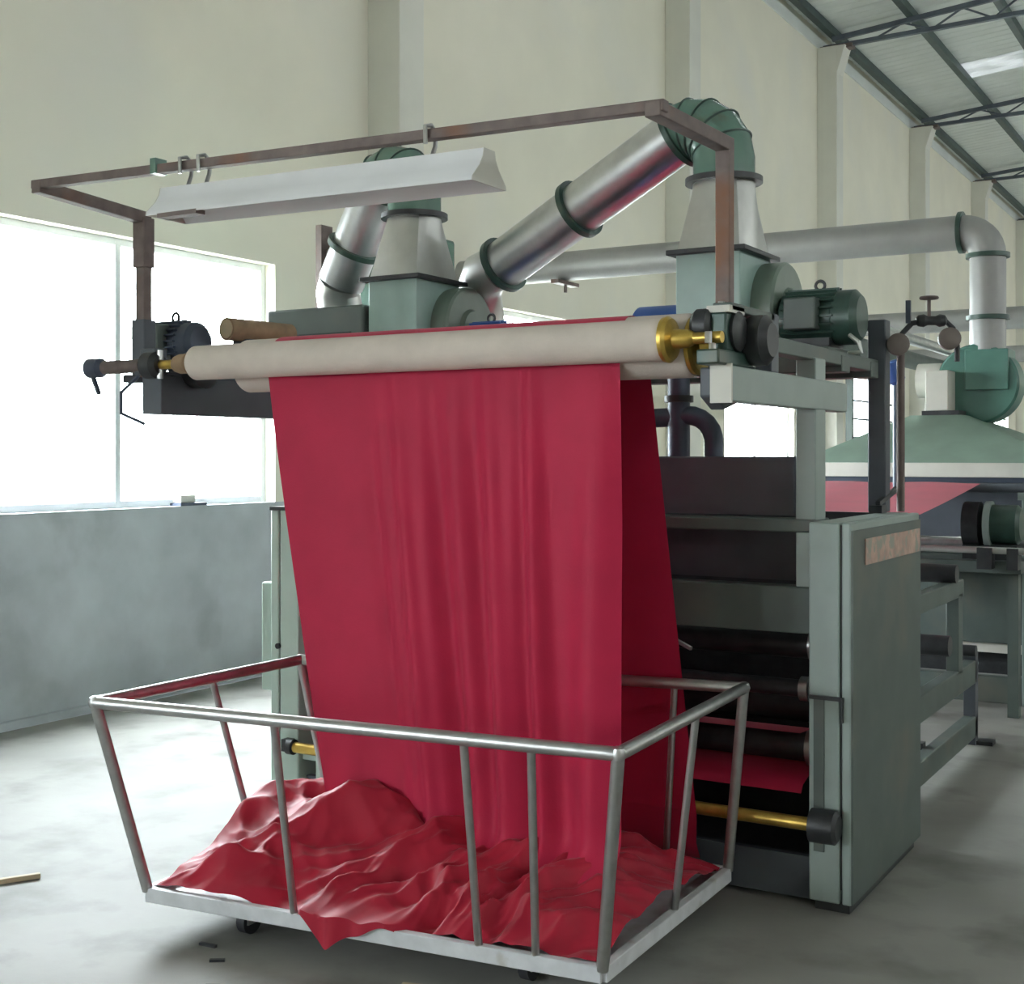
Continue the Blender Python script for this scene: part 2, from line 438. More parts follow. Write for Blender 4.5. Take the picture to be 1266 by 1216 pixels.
# behind: delivery frame of the same unit
st = thing('delivery_frame', 'low grey green steel frame behind the right side cabinet, standing on the floor', 'frame', (-1.4, 6.1, 0))
MB().box(-1.44, -1.38, 5.12, 7.05, .04, .15).build('bottom_rail', M['paint_side'], st, bev=.005)
MB().box(-1.44, -1.38, 5.12, 7.02, .32, .44).build('middle_rail', M['paint_side'], st, bev=.005)
MB().box(-1.44, -1.38, 5.12, 6.70, .80, .885).build('top_rail', M['paint_side'], st, bev=.005)
MB().box(-1.44, -1.38, 6.98, 7.05, 0, .48).build('post', M['paint_dark'], st, bev=.004)
MB().box(-1.44, -1.38, 6.58, 6.68, .42, .82).build('post', M['paint_side'], st, bev=.004)
MB().box(-1.44, -1.30, 7.0, 7.09, 0, .02).build('foot', M['dark'], st)
MB().box(-3.4, -1.44, 6.1, 6.16, .10, .17).build('cross_rail', M['dark'], st)
for yq, zq, rr in ((6.45, .93, .045), (6.3, .60, .05), (6.9, .50, .03)):
    MB().cyl((-3.3, yq, zq), (-1.36, yq, zq), rr, 20).build('guide_roller', M['dark'], st)
MB().box(-1.52, -1.46, 6.0, 6.1, .44, .60).cyl((-1.50, 5.99, .55), (-1.50, 5.97, .55), .03).build('bearing_block', M['paint_dark'], st)
for xq, yq in ((-3.35, 6.9), (-3.35, 5.3)):
    MB().box(xq - .04, xq + .04, yq - .04, yq + .04, 0, .8).build('post', M['paint_dark'], st)
MB().box(-3.39, -3.31, 5.3, 7.0, .8, .88).build('top_rail', M['paint_dark'], st)


# ------------------------------------------------------------------ rollers and cloth
FR_Y, FR_Z, FR_R = 3.45, 1.836, .062
RR_Y, RR_Z, RR_R = 3.612, 1.830, .097
fr = thing('front_roller', 'thinner front cream felt covered roller with brass end disc above the hanging red cloth', 'roller', (-2.4, FR_Y, FR_Z - FR_R))
MB().lathe((-3.41, FR_Y, FR_Z), (1, 0, 0), [(0, .02), (0, .052), (.012, FR_R), (1.85, FR_R), (1.866, .056), (1.866, .02)], 40).build('felt_sleeve', M['cream'], fr)
sh = MB().cyl((-3.95, FR_Y, FR_Z), (-1.37, FR_Y, FR_Z), .017, 16).build('shaft', M['brass'], fr)
MB().lathe((-1.545, FR_Y, FR_Z), (1, 0, 0), [(0, .02), (0, .066), (.012, .068), (.022, .06), (.03, .03), (.075, .026), (.09, .018)], 32).build('end_disc', M['brass'], fr)
MB().lathe((-3.50, FR_Y, FR_Z), (1, 0, 0), [(0, .03), (.02, .036), (.06, .036), (.08, .02)], 24).build('left_collar', M['brown'], fr)
MB().lathe((-3.97, FR_Y, FR_Z), (1, 0, 0), [(0, .02), (.01, .038), (.07, .038), (.09, .025)], 20).build('shaft_knob', M['bluegrey'], fr)
MB().cyl((-3.88, FR_Y, FR_Z), (-3.68, FR_Y, FR_Z), .026, 16).build('shaft_sleeve', M['rust'], fr)
MB().bar((-3.945, FR_Y, FR_Z - .03), (-3.90, FR_Y - .01, FR_Z - .10), .014, .014).build('crank_pin', M['bluegrey'], fr)

rr = thing('rear_roller', 'thicker rear cream felt roller half hidden behind the front one, cloth running over it', 'roller', (-2.4, RR_Y, RR_Z - RR_R))
MB().lathe((-3.30, RR_Y, RR_Z), (1, 0, 0), [(0, .02), (0, .082), (.012, RR_R), (1.765, RR_R), (1.778, .09), (1.778, .02)], 40).build('felt_sleeve', M['cream'], rr)
MB().lathe((-1.523, RR_Y, RR_Z), (1, 0, 0), [(0, .03), (0, .088), (.014, .09), (.024, .08), (.03, .035), (.06, .03)], 32).build('end_disc', M['brass'], rr)
MB().cyl((-3.60, RR_Y, RR_Z), (-1.38, RR_Y, RR_Z), .02, 16).build('shaft', M['steel'], rr)

# bearing blocks at both ends
b1 = thing('roller_bearing', 'greasy dark bearing block with bolts at the right end of the cream rollers', 'bearing', (-1.40, 3.55, 1.757))
bm = MB().lathe((-1.475, 3.50, 1.875), (1, 0, 0), [(0, .02), (0, .04), (.012, .05), (.05, .05), (.06, .035)], 24)
bm.lathe((-1.42, 3.56, 1.86), (1, 0, 0), [(0, .03), (.01, .058), (.06, .058), (.07, .04)], 24)
bm.build('bearing_ring', M['dark'], b1)
MB().box(-1.43, -1.36, 3.40, 3.70, 1.757, 1.80).box(-1.42, -1.37, 3.48, 3.66, 1.80, 1.91).build('block', M['motor'], b1, bev=.006)
for yq, zq in ((3.42, 1.83), (3.45, 1.80), (3.52, 1.925), (3.58, 1.925), (3.68, 1.80)):
    MB().cyl((-1.40, yq, zq - .012), (-1.40, yq, zq + .02), .011, 8).build('bolt', M['steel'], b1)
MB().lathe((-1.385, 3.66, 1.84), (1, 0, 0), [(0, .06), (.03, .075), (.07, .075), (.09, .05)], 28).build('gear_hub', M['dark'], b1)
MB().box(-1.43, -1.36, 3.48, 3.60, 1.91, 1.93).build('post_base', M['lampend'], b1)
b2 = thing('roller_bearing', 'dark bearing bracket at the left end of the cream rollers before the window', 'bearing', (-3.65, 3.5, 1.80))
MB().box(-3.69, -3.60, 3.42, 3.72, 1.80, 1.815).box(-3.68, -3.60, 3.44, 3.50, 1.80, 1.90).build('block', M['paint_dark'], b2, bev=.005)
MB().lathe((-3.66, 3.45, FR_Z), (1, 0, 0), [(0, .03), (.01, .05), (.06, .05), (.08, .035)], 20).build('bearing_ring', M['dark'], b2)
MB().lathe((-3.64, 3.64, RR_Z), (1, 0, 0), [(0, .04), (.02, .07), (.10, .075), (.14, .04)], 24).build('gear_hub', M['dark'], b2)
for zq in (1.80, 1.87):
    MB().cyl((-3.585, 3.45, zq - .015), (-3.585, 3.45, zq + .02), .012, 10).build('bolt', M['steel'], b2)
MB().tube([(-3.72, 3.47, 1.80), (-3.80, 3.46, 1.74), (-3.80, 3.46, 1.66), (-3.69, 3.47, 1.62)], .007, 8).build('grease_hose', M['bluegrey'], b2)

gb = thing('guide_bar', 'brass guide bar with dark end collars low across the machine front', 'roller', (-2.4, 4.13, .27))
MB().cyl((-3.53, 4.13, .295), (-1.33, 4.13, .295), .022, 20).build('bar', M['brass'], gb)
MB().lathe((-3.555, 4.13, .295), (1, 0, 0), [(0, .022), (.006, .032), (.035, .032), (.04, .024)], 20).build('collar', M['dark'], gb)
MB().lathe((-1.34, 4.13, .295), (1, 0, 0), [(0, .02), (.01, .055), (.09, .055), (.10, .04)], 24).build('collar', M['dark'], gb)
MB().box(-1.30, -1.25, 4.13, 4.17, .27, .32).build('bracket', M['dark'], gb)
MB().box(-3.59, -3.55, 4.13, 4.17, .27, .32).build('bracket', M['dark'], gb)


def sheet_mesh(path, nu, right, left, fold=None):
    """path: list of (Y, z, nY, nz); grid across X"""
    b = MB(); n = len(path)
    vs = []
    for j, (py, pz, ny, nz) in enumerate(path):
        t = j / (n - 1)
        xr, xl = right(t), left(t)
        for i in range(nu + 1):
            u = i / nu
            d = fold(u, t) if fold else 0
            vs.append((xl + (xr - xl) * u, py + ny * d, pz + nz * d))
    fs = [(j * (nu + 1) + i, j * (nu + 1) + i + 1, (j + 1) * (nu + 1) + i + 1, (j + 1) * (nu + 1) + i) for j in range(n - 1) for i in range(nu)]
    return b.add(vs, fs)


cl = thing('red_cloth', 'long red cloth hanging from the cream rollers into the wheeled basket', 'cloth', (-2.4, 3.51, .2))
# back sheet: C-run inside the machine, round the guide bar, up to and over the rear roller into the nip
path = []
for k in range(9):
    a = PI / 2 - PI * k / 8
    path.append((4.42 + .062 * math.cos(a), .485 + .062 * math.sin(a), 0, 0))
path = [(4.24, .565, 0, 0), (4.33, .56, 0, 0)] + path + [(4.36, .41, 0, 0), (4.27, .385, 0, 0), (4.25, .36, 0, 0)]
sheet_mesh(path, 24, lambda t: -1.405, lambda t: -3.2, lambda u, t: 0).build('inner_sheet', M['red'], cl, angle=80)
path = [(4.20, .10, 0, 0), (4.14, .12, 0, 0), (4.105, .18, 0, 0)]
for k in range(7):
    a = -PI * .8 - PI * .2 * k / 6
    path.append((4.13 + .027 * math.cos(a), .295 + .027 * math.sin(a), 0, 0))
pr = (RR_Y + RR_R + .004, RR_Z)
for k in range(1, 12):
    s = k / 12
    path.append((4.103 + (pr[0] - 4.103) * s, .295 + (pr[1] - .295) * s, -1, 0))
for k in range(13):
    a = PI * k / 12
    path.append((RR_Y + (RR_R + .004) * math.cos(a), RR_Z + (RR_R + .004) * math.sin(a), 0, 0))
sheet_mesh(path, 24, lambda t: -1.724, lambda t: -3.117,
           lambda u, t: .004 * math.sin(u * 21 + 3 * t)).build('back_sheet', M['red'], cl, angle=80)


def folds(u, t):
    env = .2 + .8 * min(1, t * 3.0)
    right = min(1, max(0, (u - .16) / .3))
    w1 = math.sin(2 * PI * (u * 13.0 + .25 * math.sin(u * 17) + .12 * t))
    w2 = math.sin(2 * PI * (u * 7.3 + .4 + .25 * math.sin(9 * u)))
    w3 = math.sin(2 * PI * (u * 3.1 + .25 * t))
    a = .007 * w1 * (1 - .5 * t) + .015 * w2 * min(1, .35 + t) + .020 * w3 * t
    sm = .010 * math.sin(u * 9 + 1.5 * t) * t
    e = max(0, (u - .965) / .035)
    return -(a * env * right * 1.25 + sm) + .016 * e * e * min(1, 3 * t) + .006 * noise.noise(Vector((u * 6, t * 3, 2))) * t


path = []
for k in range(61):
    s = k / 60
    z = RR_Z - (RR_Z - .215) * s
    y = RR_Y - RR_R - .004 - .012 * math.sin(s * PI * .5)
    if s > .92:
        y -= .10 * ((s - .92) / .08) ** 2
    path.append((y, z, 1, 0))
fs_ = sheet_mesh(path, 180, lambda t: -1.724, lambda t: -3.117 + .31 * t ** 1.1, folds)
fs_.build('front_sheet', M['red'], cl, angle=80)

# basket corners (base and rim)
ZB0, ZB1, ZR = .095, .140, .75
B = dict(fl=Vector((-3.085, 2.917, 0)), fr=Vector((-1.565, 3.087, 0)), br=Vector((-1.585, 4.04, 0)), bl=Vector((-3.105, 3.87, 0)))
R = dict(fl=Vector((-3.107, 2.725, ZR)), fr=Vector((-1.44, 2.928, ZR)), br=Vector((-1.503, 3.972, ZR)), bl=Vector((-3.11, 3.686, ZR)))


def bilin(u, v, D=B):
    return (D['fl'] * (1 - u) + D['fr'] * u) * (1 - v) + (D['bl'] * (1 - u) + D['br'] * u) * v


def heap(u, v):
    def g(cu, cv, su, sv): return math.exp(-((u - cu) / su) ** 2 - ((v - cv) / sv) ** 2)
    h = .150
    h += .16 * g(.0, .56, .13, .24)          # pulled up the left side post
    h += .17 * g(.27, .60, .16, .25)          # main heap
    h += .05 * g(.12, .35, .14, .3)
    h += .08 * g(.58, .50, .3, .35)
    h += .05 * g(.85, .45, .2, .35)
    h += .15 * g(.25, 1.0, .25, .25)
    h -= .03 * g(.5, .0, .6, .10)
    return h


def ridg(p):
    return 1 - abs(noise.noise(p)) * 2


hb = MB(); NU, NV = 260, 150; vs = []
for j in range(NV + 1):
    for i in range(NU + 1):
        u, v = i / NU, j / NV
        ue = .012 + .974 * u; ve = .012 + .974 * v
        p = bilin(ue, ve)
        wx = p.x + .06 * noise.noise(Vector((p.x * 4, p.y * 4, 9)))
        wy = p.y + .06 * noise.noise(Vector((p.x * 4, p.y * 4, 4)))
        ang = .55 + .5 * noise.noise(Vector((p.x * .9, p.y * .9, 1)))
        ca, sa = math.cos(ang), math.sin(ang)
        q = Vector((wx * ca + wy * sa, -wx * sa + wy * ca, 0))
        def rg(x, y, o): return (1 - abs(noise.noise(Vector((x, y, o)))) * 1.9)
        b1_ = rg(q.x * 1.9, q.y * 4.8, 0); b2_ = rg(q.x * 3.8 + .8 * wy, q.y * 9.5, 5)
        wv = Vector((noise.noise(Vector((p.x * 7, p.y * 7, 3))), noise.noise(Vector((p.x * 7, p.y * 7, 8))), 0)) * .35
        f1 = noise.voronoi(Vector((q.x * 3.4, q.y * 7.5, 0)) + wv)[0]
        f2 = noise.voronoi(Vector((wx * 8.0 + wy * 3, wy * 12.0, 3)) + wv)[0]
        wr = .050 * b1_ + .024 * b2_ + .085 * f1[0] + .034 * f2[0] - .070
        edge = min(1, min(u, 1 - u, v, 1 - v) * 9)
        z = heap(ue, ve) - .012 + wr * (.3 + .7 * edge)
        # the front edge slumps over the base rail in one place
        sl_ = math.exp(-((ue - .455) / (.055 if ue < .455 else .095)) ** 2)
        drape = False
        if ve < .09:
            k = 1 - (ve - .012) / .078
            kk = min(1, k / .5); kk = kk * kk * (3 - 2 * kk)
            lap = min(1, sl_ * 5)
            pa = bilin(ue, .09); pb = bilin(ue, .012) + Vector((0, -.036 * lap, 0))
            p = pa.lerp(pb, k + (kk - k) * lap)
            z0 = max(z, .128)
            z = z0 + (.156 + .006 * math.sin(u * 70) - z0) * kk * lap
            if k > .5:
                z -= (.064 * sl_ + .006 * math.sin(u * 60) * sl_) * ((k - .5) / .5) ** 1.2 * (1.15 - .3 * math.sin(u * 26))
                p = p + Vector((0, -.010 * math.sin(u * 85) * sl_ - .008 * sl_, 0))
                drape = sl_ > .05
        if not drape: z = max(z, .122)
        vs.append((p.x, p.y, z))
hb.add(vs, [(j * (NU + 1) + i, j * (NU + 1) + i + 1, (j + 1) * (NU + 1) + i + 1, (j + 1) * (NU + 1) + i) for j in range(NV) for i in range(NU)])
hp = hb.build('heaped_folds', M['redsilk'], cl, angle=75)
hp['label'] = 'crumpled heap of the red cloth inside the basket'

# ------------------------------------------------------------------ wheeled basket
bk = thing('cloth_basket', 'wheeled basket of bare steel tube holding the heaped red cloth', 'basket', (-2.35, 3.46, 0))
c = [R['fl'], R['fr'], R['br'], R['bl']]
names = ['fl', 'fr', 'br', 'bl']
for a in range(4):
    p, q = R[names[a]], R[names[(a + 1) % 4]]
    MB().cyl(p, q, .0185, 20).build('top_rail', M['tube'], bk)
    MB().lathe(p - Vector((0, 0, .0195)), (0, 0, 1), [(0, .008), (.004, .016), (.0195, .0205), (.035, .016), (.039, .008)], 16).build('corner_joint', M['tube'], bk)
for k in names:
    p = B[k].copy(); p.z = ZB1 - .01
    MB().cyl(p, R[k], .0175, 18).build('corner_post', M['tube'], bk)
for a, b_, ts in (('fl', 'fr', ((.385, .36), (.742, .76), (.858, .873))), ('fr', 'br', ((.56, .52),)), ('br', 'bl', ((.14, .14), (.30, .30))), ('bl', 'fl', ((.48, .46),))):
    for t, tb in ts:
        p = B[a].lerp(B[b_], tb); p.z = ZB1 - .01
        MB().cyl(p, R[a].lerp(R[b_], t), .0115, 14).build('side_post', M['tube'], bk)
for a in range(4):
    p, q = B[names[a]].copy(), B[names[(a + 1) % 4]].copy()
    p.z = q.z = (ZB0 + ZB1) / 2
    MB().bar(p, q, .028, ZB1 - ZB0).build('base_rail', M['rail'], bk, bev=.003)
MB().add([(*B[k].xy, ZB0 + .015) for k in names] + [(*B[k].xy, ZB0 + .022) for k in names],
         [(3, 2, 1, 0), (4, 5, 6, 7), (0, 1, 5, 4), (1, 2, 6, 5), (2, 3, 7, 6), (3, 0, 4, 7)]).build('base_plate', M['rail'], bk)
for xq, yq in ((-2.80, 3.06), (-1.86, 3.20), (-2.82, 3.72), (-1.84, 3.82)):
    cs = MB().box(xq - .03, xq + .03, yq - .03, yq + .03, .088, ZB0 + .015).box(xq - .024, xq - .018, yq - .02, yq + .03, .035, .09).box(xq + .018, xq + .024, yq - .02, yq + .03, .035, .09).build('caster', M['steel'], bk)
    MB().cyl((xq - .016, yq + .01, .042), (xq + .016, yq + .01, .042), .042, 20).build('wheel', M['rubber'], cs)


# ------------------------------------------------------------------ lamp frame and trough lamp
lf = thing('lamp_frame', 'rusty angle steel frame standing over the cream rollers to carry the trough lamp', 'frame', (-2.58, 3.3, 1.8))
LX, RX, PY, BYF = -3.766, -1.398, 3.54, 3.06
MB().box(RX - .022, RX + .022, PY - .02, PY + .02, 1.93, 2.39).build('post', M['rust'], lf, bev=.003)
lp = MB().box(LX - .024, LX + .024, PY - .02, PY + .02, 1.80, 2.41).build('post', M['rust'], lf, bev=.003)
MB().box(LX - .034, LX + .034, PY - .03, PY + .03, 1.81, 2.02).build('post_sleeve', M['paint_dark'], lp, bev=.003)
MB().box(LX - .031, LX + .031, PY - .027, PY + .027, 2.22, 2.41).build('post_sleeve', M['rust'], lp, bev=.003)
MB().bar((LX, PY + .02, 2.41), (LX, BYF - .02, 2.445), .045, .045).build('side_bar', M['rust'], lf, bev=.003)
MB().bar((RX, PY + .02, 2.402), (RX, BYF - .02, 2.392), .045, .04).build('side_bar', M['rust'], lf, bev=.003)
MB().bar((LX - .03, BYF, 2.455), (RX + .03, BYF, 2.400), .035, .03).build('top_bar', M['rust'], lf, bev=.003)
MB().box(LX - .08, LX - .0, PY - .03, PY + .03, 1.78, 1.81).build('post_foot', M['dark'], lf)

la = thing('trough_lamp', 'long white trough reflector lamp hanging from the rusty top bar', 'lamp', (-2.57, BYF, 2.25))
x0, x1 = -3.15, -1.905
prof = [(-.028, .10), (.028, .10), (.034, .075), (.05, .05), (.088, .012), (.09, 0), (.086, 0), (.046, .044), (.028, .066), (.022, .092),
        (-.022, .092), (-.028, .066), (-.046, .044), (-.086, 0), (-.09, 0), (-.088, .012), (-.05, .05), (-.034, .075)]
zl = lambda x: 2.272 - .016 * (x - x0)
b = MB(); n = len(prof)
b.add([(x, BYF + py, zl(x) + pz) for x in (x0, x1) for py, pz in prof], [(i, (i + 1) % n, n + (i + 1) % n, n + i) for i in range(n)])
rf = b.build('reflector', M['lampwhite'], la, angle=50)
outer = prof[:6] + prof[14:]
for x, nm in ((x0, 'end_cap'), (x1, 'end_cap')):
    MB().prism([(x - .002, BYF + py, zl(x) + pz) for py, pz in outer], (.004, 0, 0)).build(nm, M['lampend'], la)
MB().cyl((x0 + .03, BYF, zl(x0) + .04), (x1 - .03, BYF, zl(x1) + .04), .013, 14).build('tube', M['white'], la)
MB().box(x0 + .05, x0 + .22, BYF - .09, BYF - .05, zl(x0) - .012, zl(x0) + .002).build('clip_strip', M['rust'], la)
for x in (-3.06, -2.98, -2.10):
    zt = 2.455 - .023 * (x - LX)
    MB().tube([(x, BYF - .028, zt - .03), (x, BYF - .03, zt + .02), (x, BYF, zt + .028), (x, BYF + .026, zt + .012), (x, BYF + .02, zt - .03), (x, BYF + .004, zl(x) + .10)], .0065, 8).build('hook', M['steel'], la)
MB().box(-3.20, -3.175, BYF - .025, BYF + .025, 2.425, 2.475).build('bar_clip', M['green'], lf)


# ------------------------------------------------------------------ blowers on top
def arc_pts(c, e1, e2, R_, a0, a1, n):
    return [c + (e1 * math.cos(a0 + (a1 - a0) * k / n) + e2 * math.sin(a0 + (a1 - a0) * k / n)) * R_ for k in range(n + 1)]


def blower(xc, name, label, end_dir, base):
    t = thing(name, label, 'blower', (xc, 4.82, 1.86))
    hx = .132
    MB().box(xc - hx, xc + hx, 4.65, 4.99, 1.86, 2.285).build('outlet_box', M['blowbox'], t, bev=.005)
    fl_ = MB().box(xc - hx - .03, xc + hx + .03, 4.62, 5.02, 2.277, 2.297).build('box_flange', M['dark'], t, bev=.003)
    MB().lathe((xc + hx - .02, 4.955, 2.064), (1, 0, 0), [(0, .19), (.0, .20), (.10, .20), (.11, .19), (.11, .10), (.13, .09)], 36).build('scroll_housing', M['scroll'], t)
    # square-to-round transition
    n = 40; sq = []; ci = []
    for k in range(n):
        a = 2 * PI * k / n; cx, sy = math.cos(a), math.sin(a)
        m_ = max(abs(cx), abs(sy))
        sq.append(Vector((xc + cx / m_ * (hx - .005), 4.82 + sy / m_ * .165, 2.297)))
        ci.append(Vector((xc + cx * .122, 4.82 + sy * .122, 2.575)))
    MB().loft([sq, ci]).build('transition_cone', M['galv_dull'], t, angle=25)
    MB().lathe((xc, 4.82, 2.572), (0, 0, 1), [(0, .12), (0, .152), (.022, .152), (.022, .12)], 36).build('round_flange', M['dark'], t)
    # segmented elbow
    d = Vector(end_dir).normalized(); h = Vector((d.x, d.y, 0)).normalized()
    phi = PI / 2 + math.atan2(-d.z, Vector((d.x, d.y)).length)
    Rb = .145
    p0 = Vector((xc, 4.82, 2.594))
    cc = p0 + Vector((0, 0, .072)) + h * Rb
    arc = arc_pts(cc, -h, Vector((0, 0, 1)), Rb, 0, phi, 5)
    el = MB().tube([p0] + arc, .122, 36).build('elbow', M['green'], t, angle=18)
    for k in (1, 2, 3, 4):
        a = phi * k / 5
        tn = (h * math.sin(a) + Vector((0, 0, 1)) * math.cos(a))
        MB().torus(arc[k], tn, .123, .005, 36, 6).build('seam', M['motor'], el)
    MB().lathe(arc[-1] - d * .012, d, [(0, .12), (0, .142), (.022, .142), (.022, .12)], 36).build('end_flange', M['motor'], t)
    for k in (0, 1):
        MB().cyl((xc - .05 + .09 * k, 4.652, 2.03), (xc - .05 + .09 * k, 4.64, 2.03), .01, 10).build('bolt', M['dark'], t)
    return t, arc[-1], d


bl1, e1, d1 = blower(-1.907, 'air_blower', 'green hot air blower with tall segmented elbow at the right above the rollers', (-1.0, .16, -.43), None)
bl2, e2, d2 = blower(-3.40, 'air_blower', 'green hot air blower standing behind the white trough lamp at left', (-.30, .08, -.44), None)


def duct(name, label, p, q, r, rings, m, tail=None):
    t = thing(name, label, 'duct', tuple((Vector(p) + Vector(q)) / 2))
    p, q = Vector(p), Vector(q); d = (q - p).normalized()
    MB().cyl(p, q, r, 40).build('pipe', m, t)
    for s in rings:
        o = p.lerp(q, s) - d * .013
        MB().lathe(o, d, [(0, r - .005), (0, r + .022), (.026, r + .022), (.026, r - .005)], 36).build('ring', M['motor'], t)
    if tail:
        MB().tube([q] + [Vector(x) for x in tail], r * .96, 36).build('tail_pipe', M['galv_dull'], t, angle=40)
    return t


q1 = Vector((-3.085, 5.06, 2.365))
duct('slanted_duct', 'shiny galvanized duct slanting down leftwards from the right blower elbow', e1 + d1 * .01, q1, .112, (.53, .985), M['galv'],
     [(-3.20, 5.10, 2.345), (-3.27, 5.16, 2.27), (-3.29, 5.22, 2.15), (-3.29, 5.24, 1.9)])
q2 = e2 + d2 * .50
duct('slanted_duct', 'short shiny galvanized duct slanting steeply down from the left blower elbow', e2 + d2 * .01, q2, .112, (.62,), M['galv'],
     [q2 + d2 * .06 + Vector((0, .01, -.0)), q2 + d2 * .10 + Vector((.02, .03, -.06)), q2 + d2 * .10 + Vector((.03, .03, -.3))])


# motors
def motor(name, label, xa, xb, y, z, r, m, base):
    t = thing(name, label, 'motor', ((xa + xb) / 2, y, z - r - .03))
    L_ = xb - xa
    MB().lathe((xa, y, z), (1, 0, 0), [(0, r * .45), (.02, r * .8), (.03, r), (L_ * .7, r), (L_ * .72, r * 1.05), (L_ * .93, r * 1.05), (L_, r * .8), (L_, r * .2)], 36).build('casing', m, t)
    fb = MB()
    for k in range(22):
        a = 2 * PI * k / 22
        dv = Vector((0, math.cos(a), math.sin(a)))
        if dv.z < -.75: continue
        o = Vector((xa + .04, y, z)) + dv * (r + .004)
        tn = Vector((0, -dv.z, dv.y)) * .003
        fb.add([o - tn, o + tn, o + tn + dv * .012, o - tn + dv * .012] + [x + Vector((L_ * .62, 0, 0)) for x in (o - tn, o + tn, o + tn + dv * .012, o - tn + dv * .012)],
               [(3, 2, 1, 0), (4, 5, 6, 7), (0, 1, 5, 4), (1, 2, 6, 5), (2, 3, 7, 6), (3, 0, 4, 7)])
    fb.build('cooling_fins', m, t)['kind'] = 'stuff'
    MB().box(xa + L_ * .2, xa + L_ * .58, y - r - .05, y - r * .7, z - .05, z + .07).build('terminal_box', M['paint_side'], t, bev=.006)
    MB().box(xa + .04, xb - .10, y - r * .9, y + r * .9, z - r - .03, z - r + .02).build('foot', M['dark'], t)
    MB().torus((xa + L_ * .5, y, z + r + .028), (0, 1, 0), .018, .006, 16, 6).build('eye_bolt', M['dark'], t)
    MB().cyl((xa - .08, y, z), (xa + .02, y, z), .02, 14).build('shaft', M['steel'], t)
    return t


motor('electric_motor', 'dark green electric motor on the right platform beside the tall blower', -1.70, -1.375, 4.88, 2.025, .1, M['motor'], 0)
mp = thing('motor_base', 'grey steel base plate under the dark green motor at right', 'base', (-1.55, 4.88, 1.86))
MB().box(-1.68, -1.42, 4.60, 5.02, 1.872, 1.896).build('plate', M['paint_side'], mp, bev=.004)
MB().tube([(-1.40, 4.80, 1.95), (-1.36, 4.78, 1.92), (-1.35, 4.78, 1.885), (-1.40, 4.78, 1.88)], .009, 8).build('cable', M['galv_dull'], mp)
motor('electric_motor', 'blue electric motor mostly hidden by the rollers beside the left blower', -3.18, -2.92, 4.92, 2.0, .085, M['blue'], 0)
# blue rounded drive cover left of the right blower
bc = thing('drive_cover', 'blue rounded drive cover peeking up left of the right blower box', 'cover', (-2.2, 5.0, 1.86))
MB().lathe((-2.36, 5.0, 2.0), (1, 0, 0), [(0, .11), (.015, .13), (.25, .13), (.27, .11)], 32).build('drum', M['blue'], bc)
MB().box(-2.34, -2.12, 4.92, 5.08, 1.86, 1.95).build('foot', M['dark'], bc)

# small brown hopper beside the left blower, brown and green pieces behind it
ho = thing('intake_hood', 'small brown tilted intake hood right of the left blower cone', 'hood', (-3.12, 5.2, 2.36))
MB().loft([[Vector((-3.17, 5.25, 2.33)), Vector((-3.09, 5.25, 2.35)), Vector((-3.09, 5.33, 2.35)), Vector((-3.17, 5.33, 2.33))],
           [Vector((-3.23, 5.22, 2.46)), Vector((-3.07, 5.22, 2.47)), Vector((-3.07, 5.36, 2.47)), Vector((-3.23, 5.36, 2.46))]]).build('hood', M['rust'], ho)
gr = thing('exhaust_fan', 'dull green exhaust fan casing behind the left slanted duct', 'fan', (-4.45, 6.0, 0))
MB().box(-4.75, -4.15, 5.8, 6.3, 1.75, 2.75).build('casing', M['green'], gr, bev=.02)
MB().box(-4.70, -4.62, 5.85, 5.93, 0, 1.76).box(-4.28, -4.20, 5.85, 5.93, 0, 1.76).box(-4.70, -4.62, 6.17, 6.25, 0, 1.76).box(-4.28, -4.20, 6.17, 6.25, 0, 1.76).build('stand', M['paint_side'], gr)
MB().box(-4.70, -4.66, 5.70, 5.80, 1.9, 2.80).build('bracket', M['rust'], gr)
MB().bar((-4.66, 5.75, 2.66), (-4.44, 5.75, 2.45), .03, .03).build('brace', M['rust'], gr)

# odds and ends on the left arm
motor('electric_motor', 'small dark drive motor on the left arm before the window', -4.0, -3.72, 3.80, 1.955, .075, M['bluegrey'], 0)
pr_ = thing('paper_roll', 'brown paper covered roll with pale end lying on the left upper beam', 'roll', (-3.64, 4.05, 1.85))
MB().lathe((-3.66, 3.88, 2.01), (.12, 1, .0), [(0, .016), (0, .046), (.34, .046), (.34, .016)], 24).build('roll', M['brown'], pr_)
MB().lathe((-3.66, 3.876, 2.01), (.12, 1, .0), [(0, .012), (0, .038), (.004, .038), (.004, .012)], 24).build('end_face', M['wood'], pr_)
MB().box(-3.69, -3.60, 3.95, 4.18, 1.85, 1.972).build('cradle', M['paint_dark'], pr_)
cv = thing('side_cowl', 'dull grey cowl box on the machine top left of the left blower', 'cowl', (-3.75, 4.95, 1.86))
MB().box(-4.12, -3.555, 4.64, 5.05, 1.86, 2.18).build('box', M['paint_side'], cv, bev=.01)
MB().box(-4.05, -3.62, 4.635, 4.642, 1.92, 2.06).build('vent', M['dark'], cv)

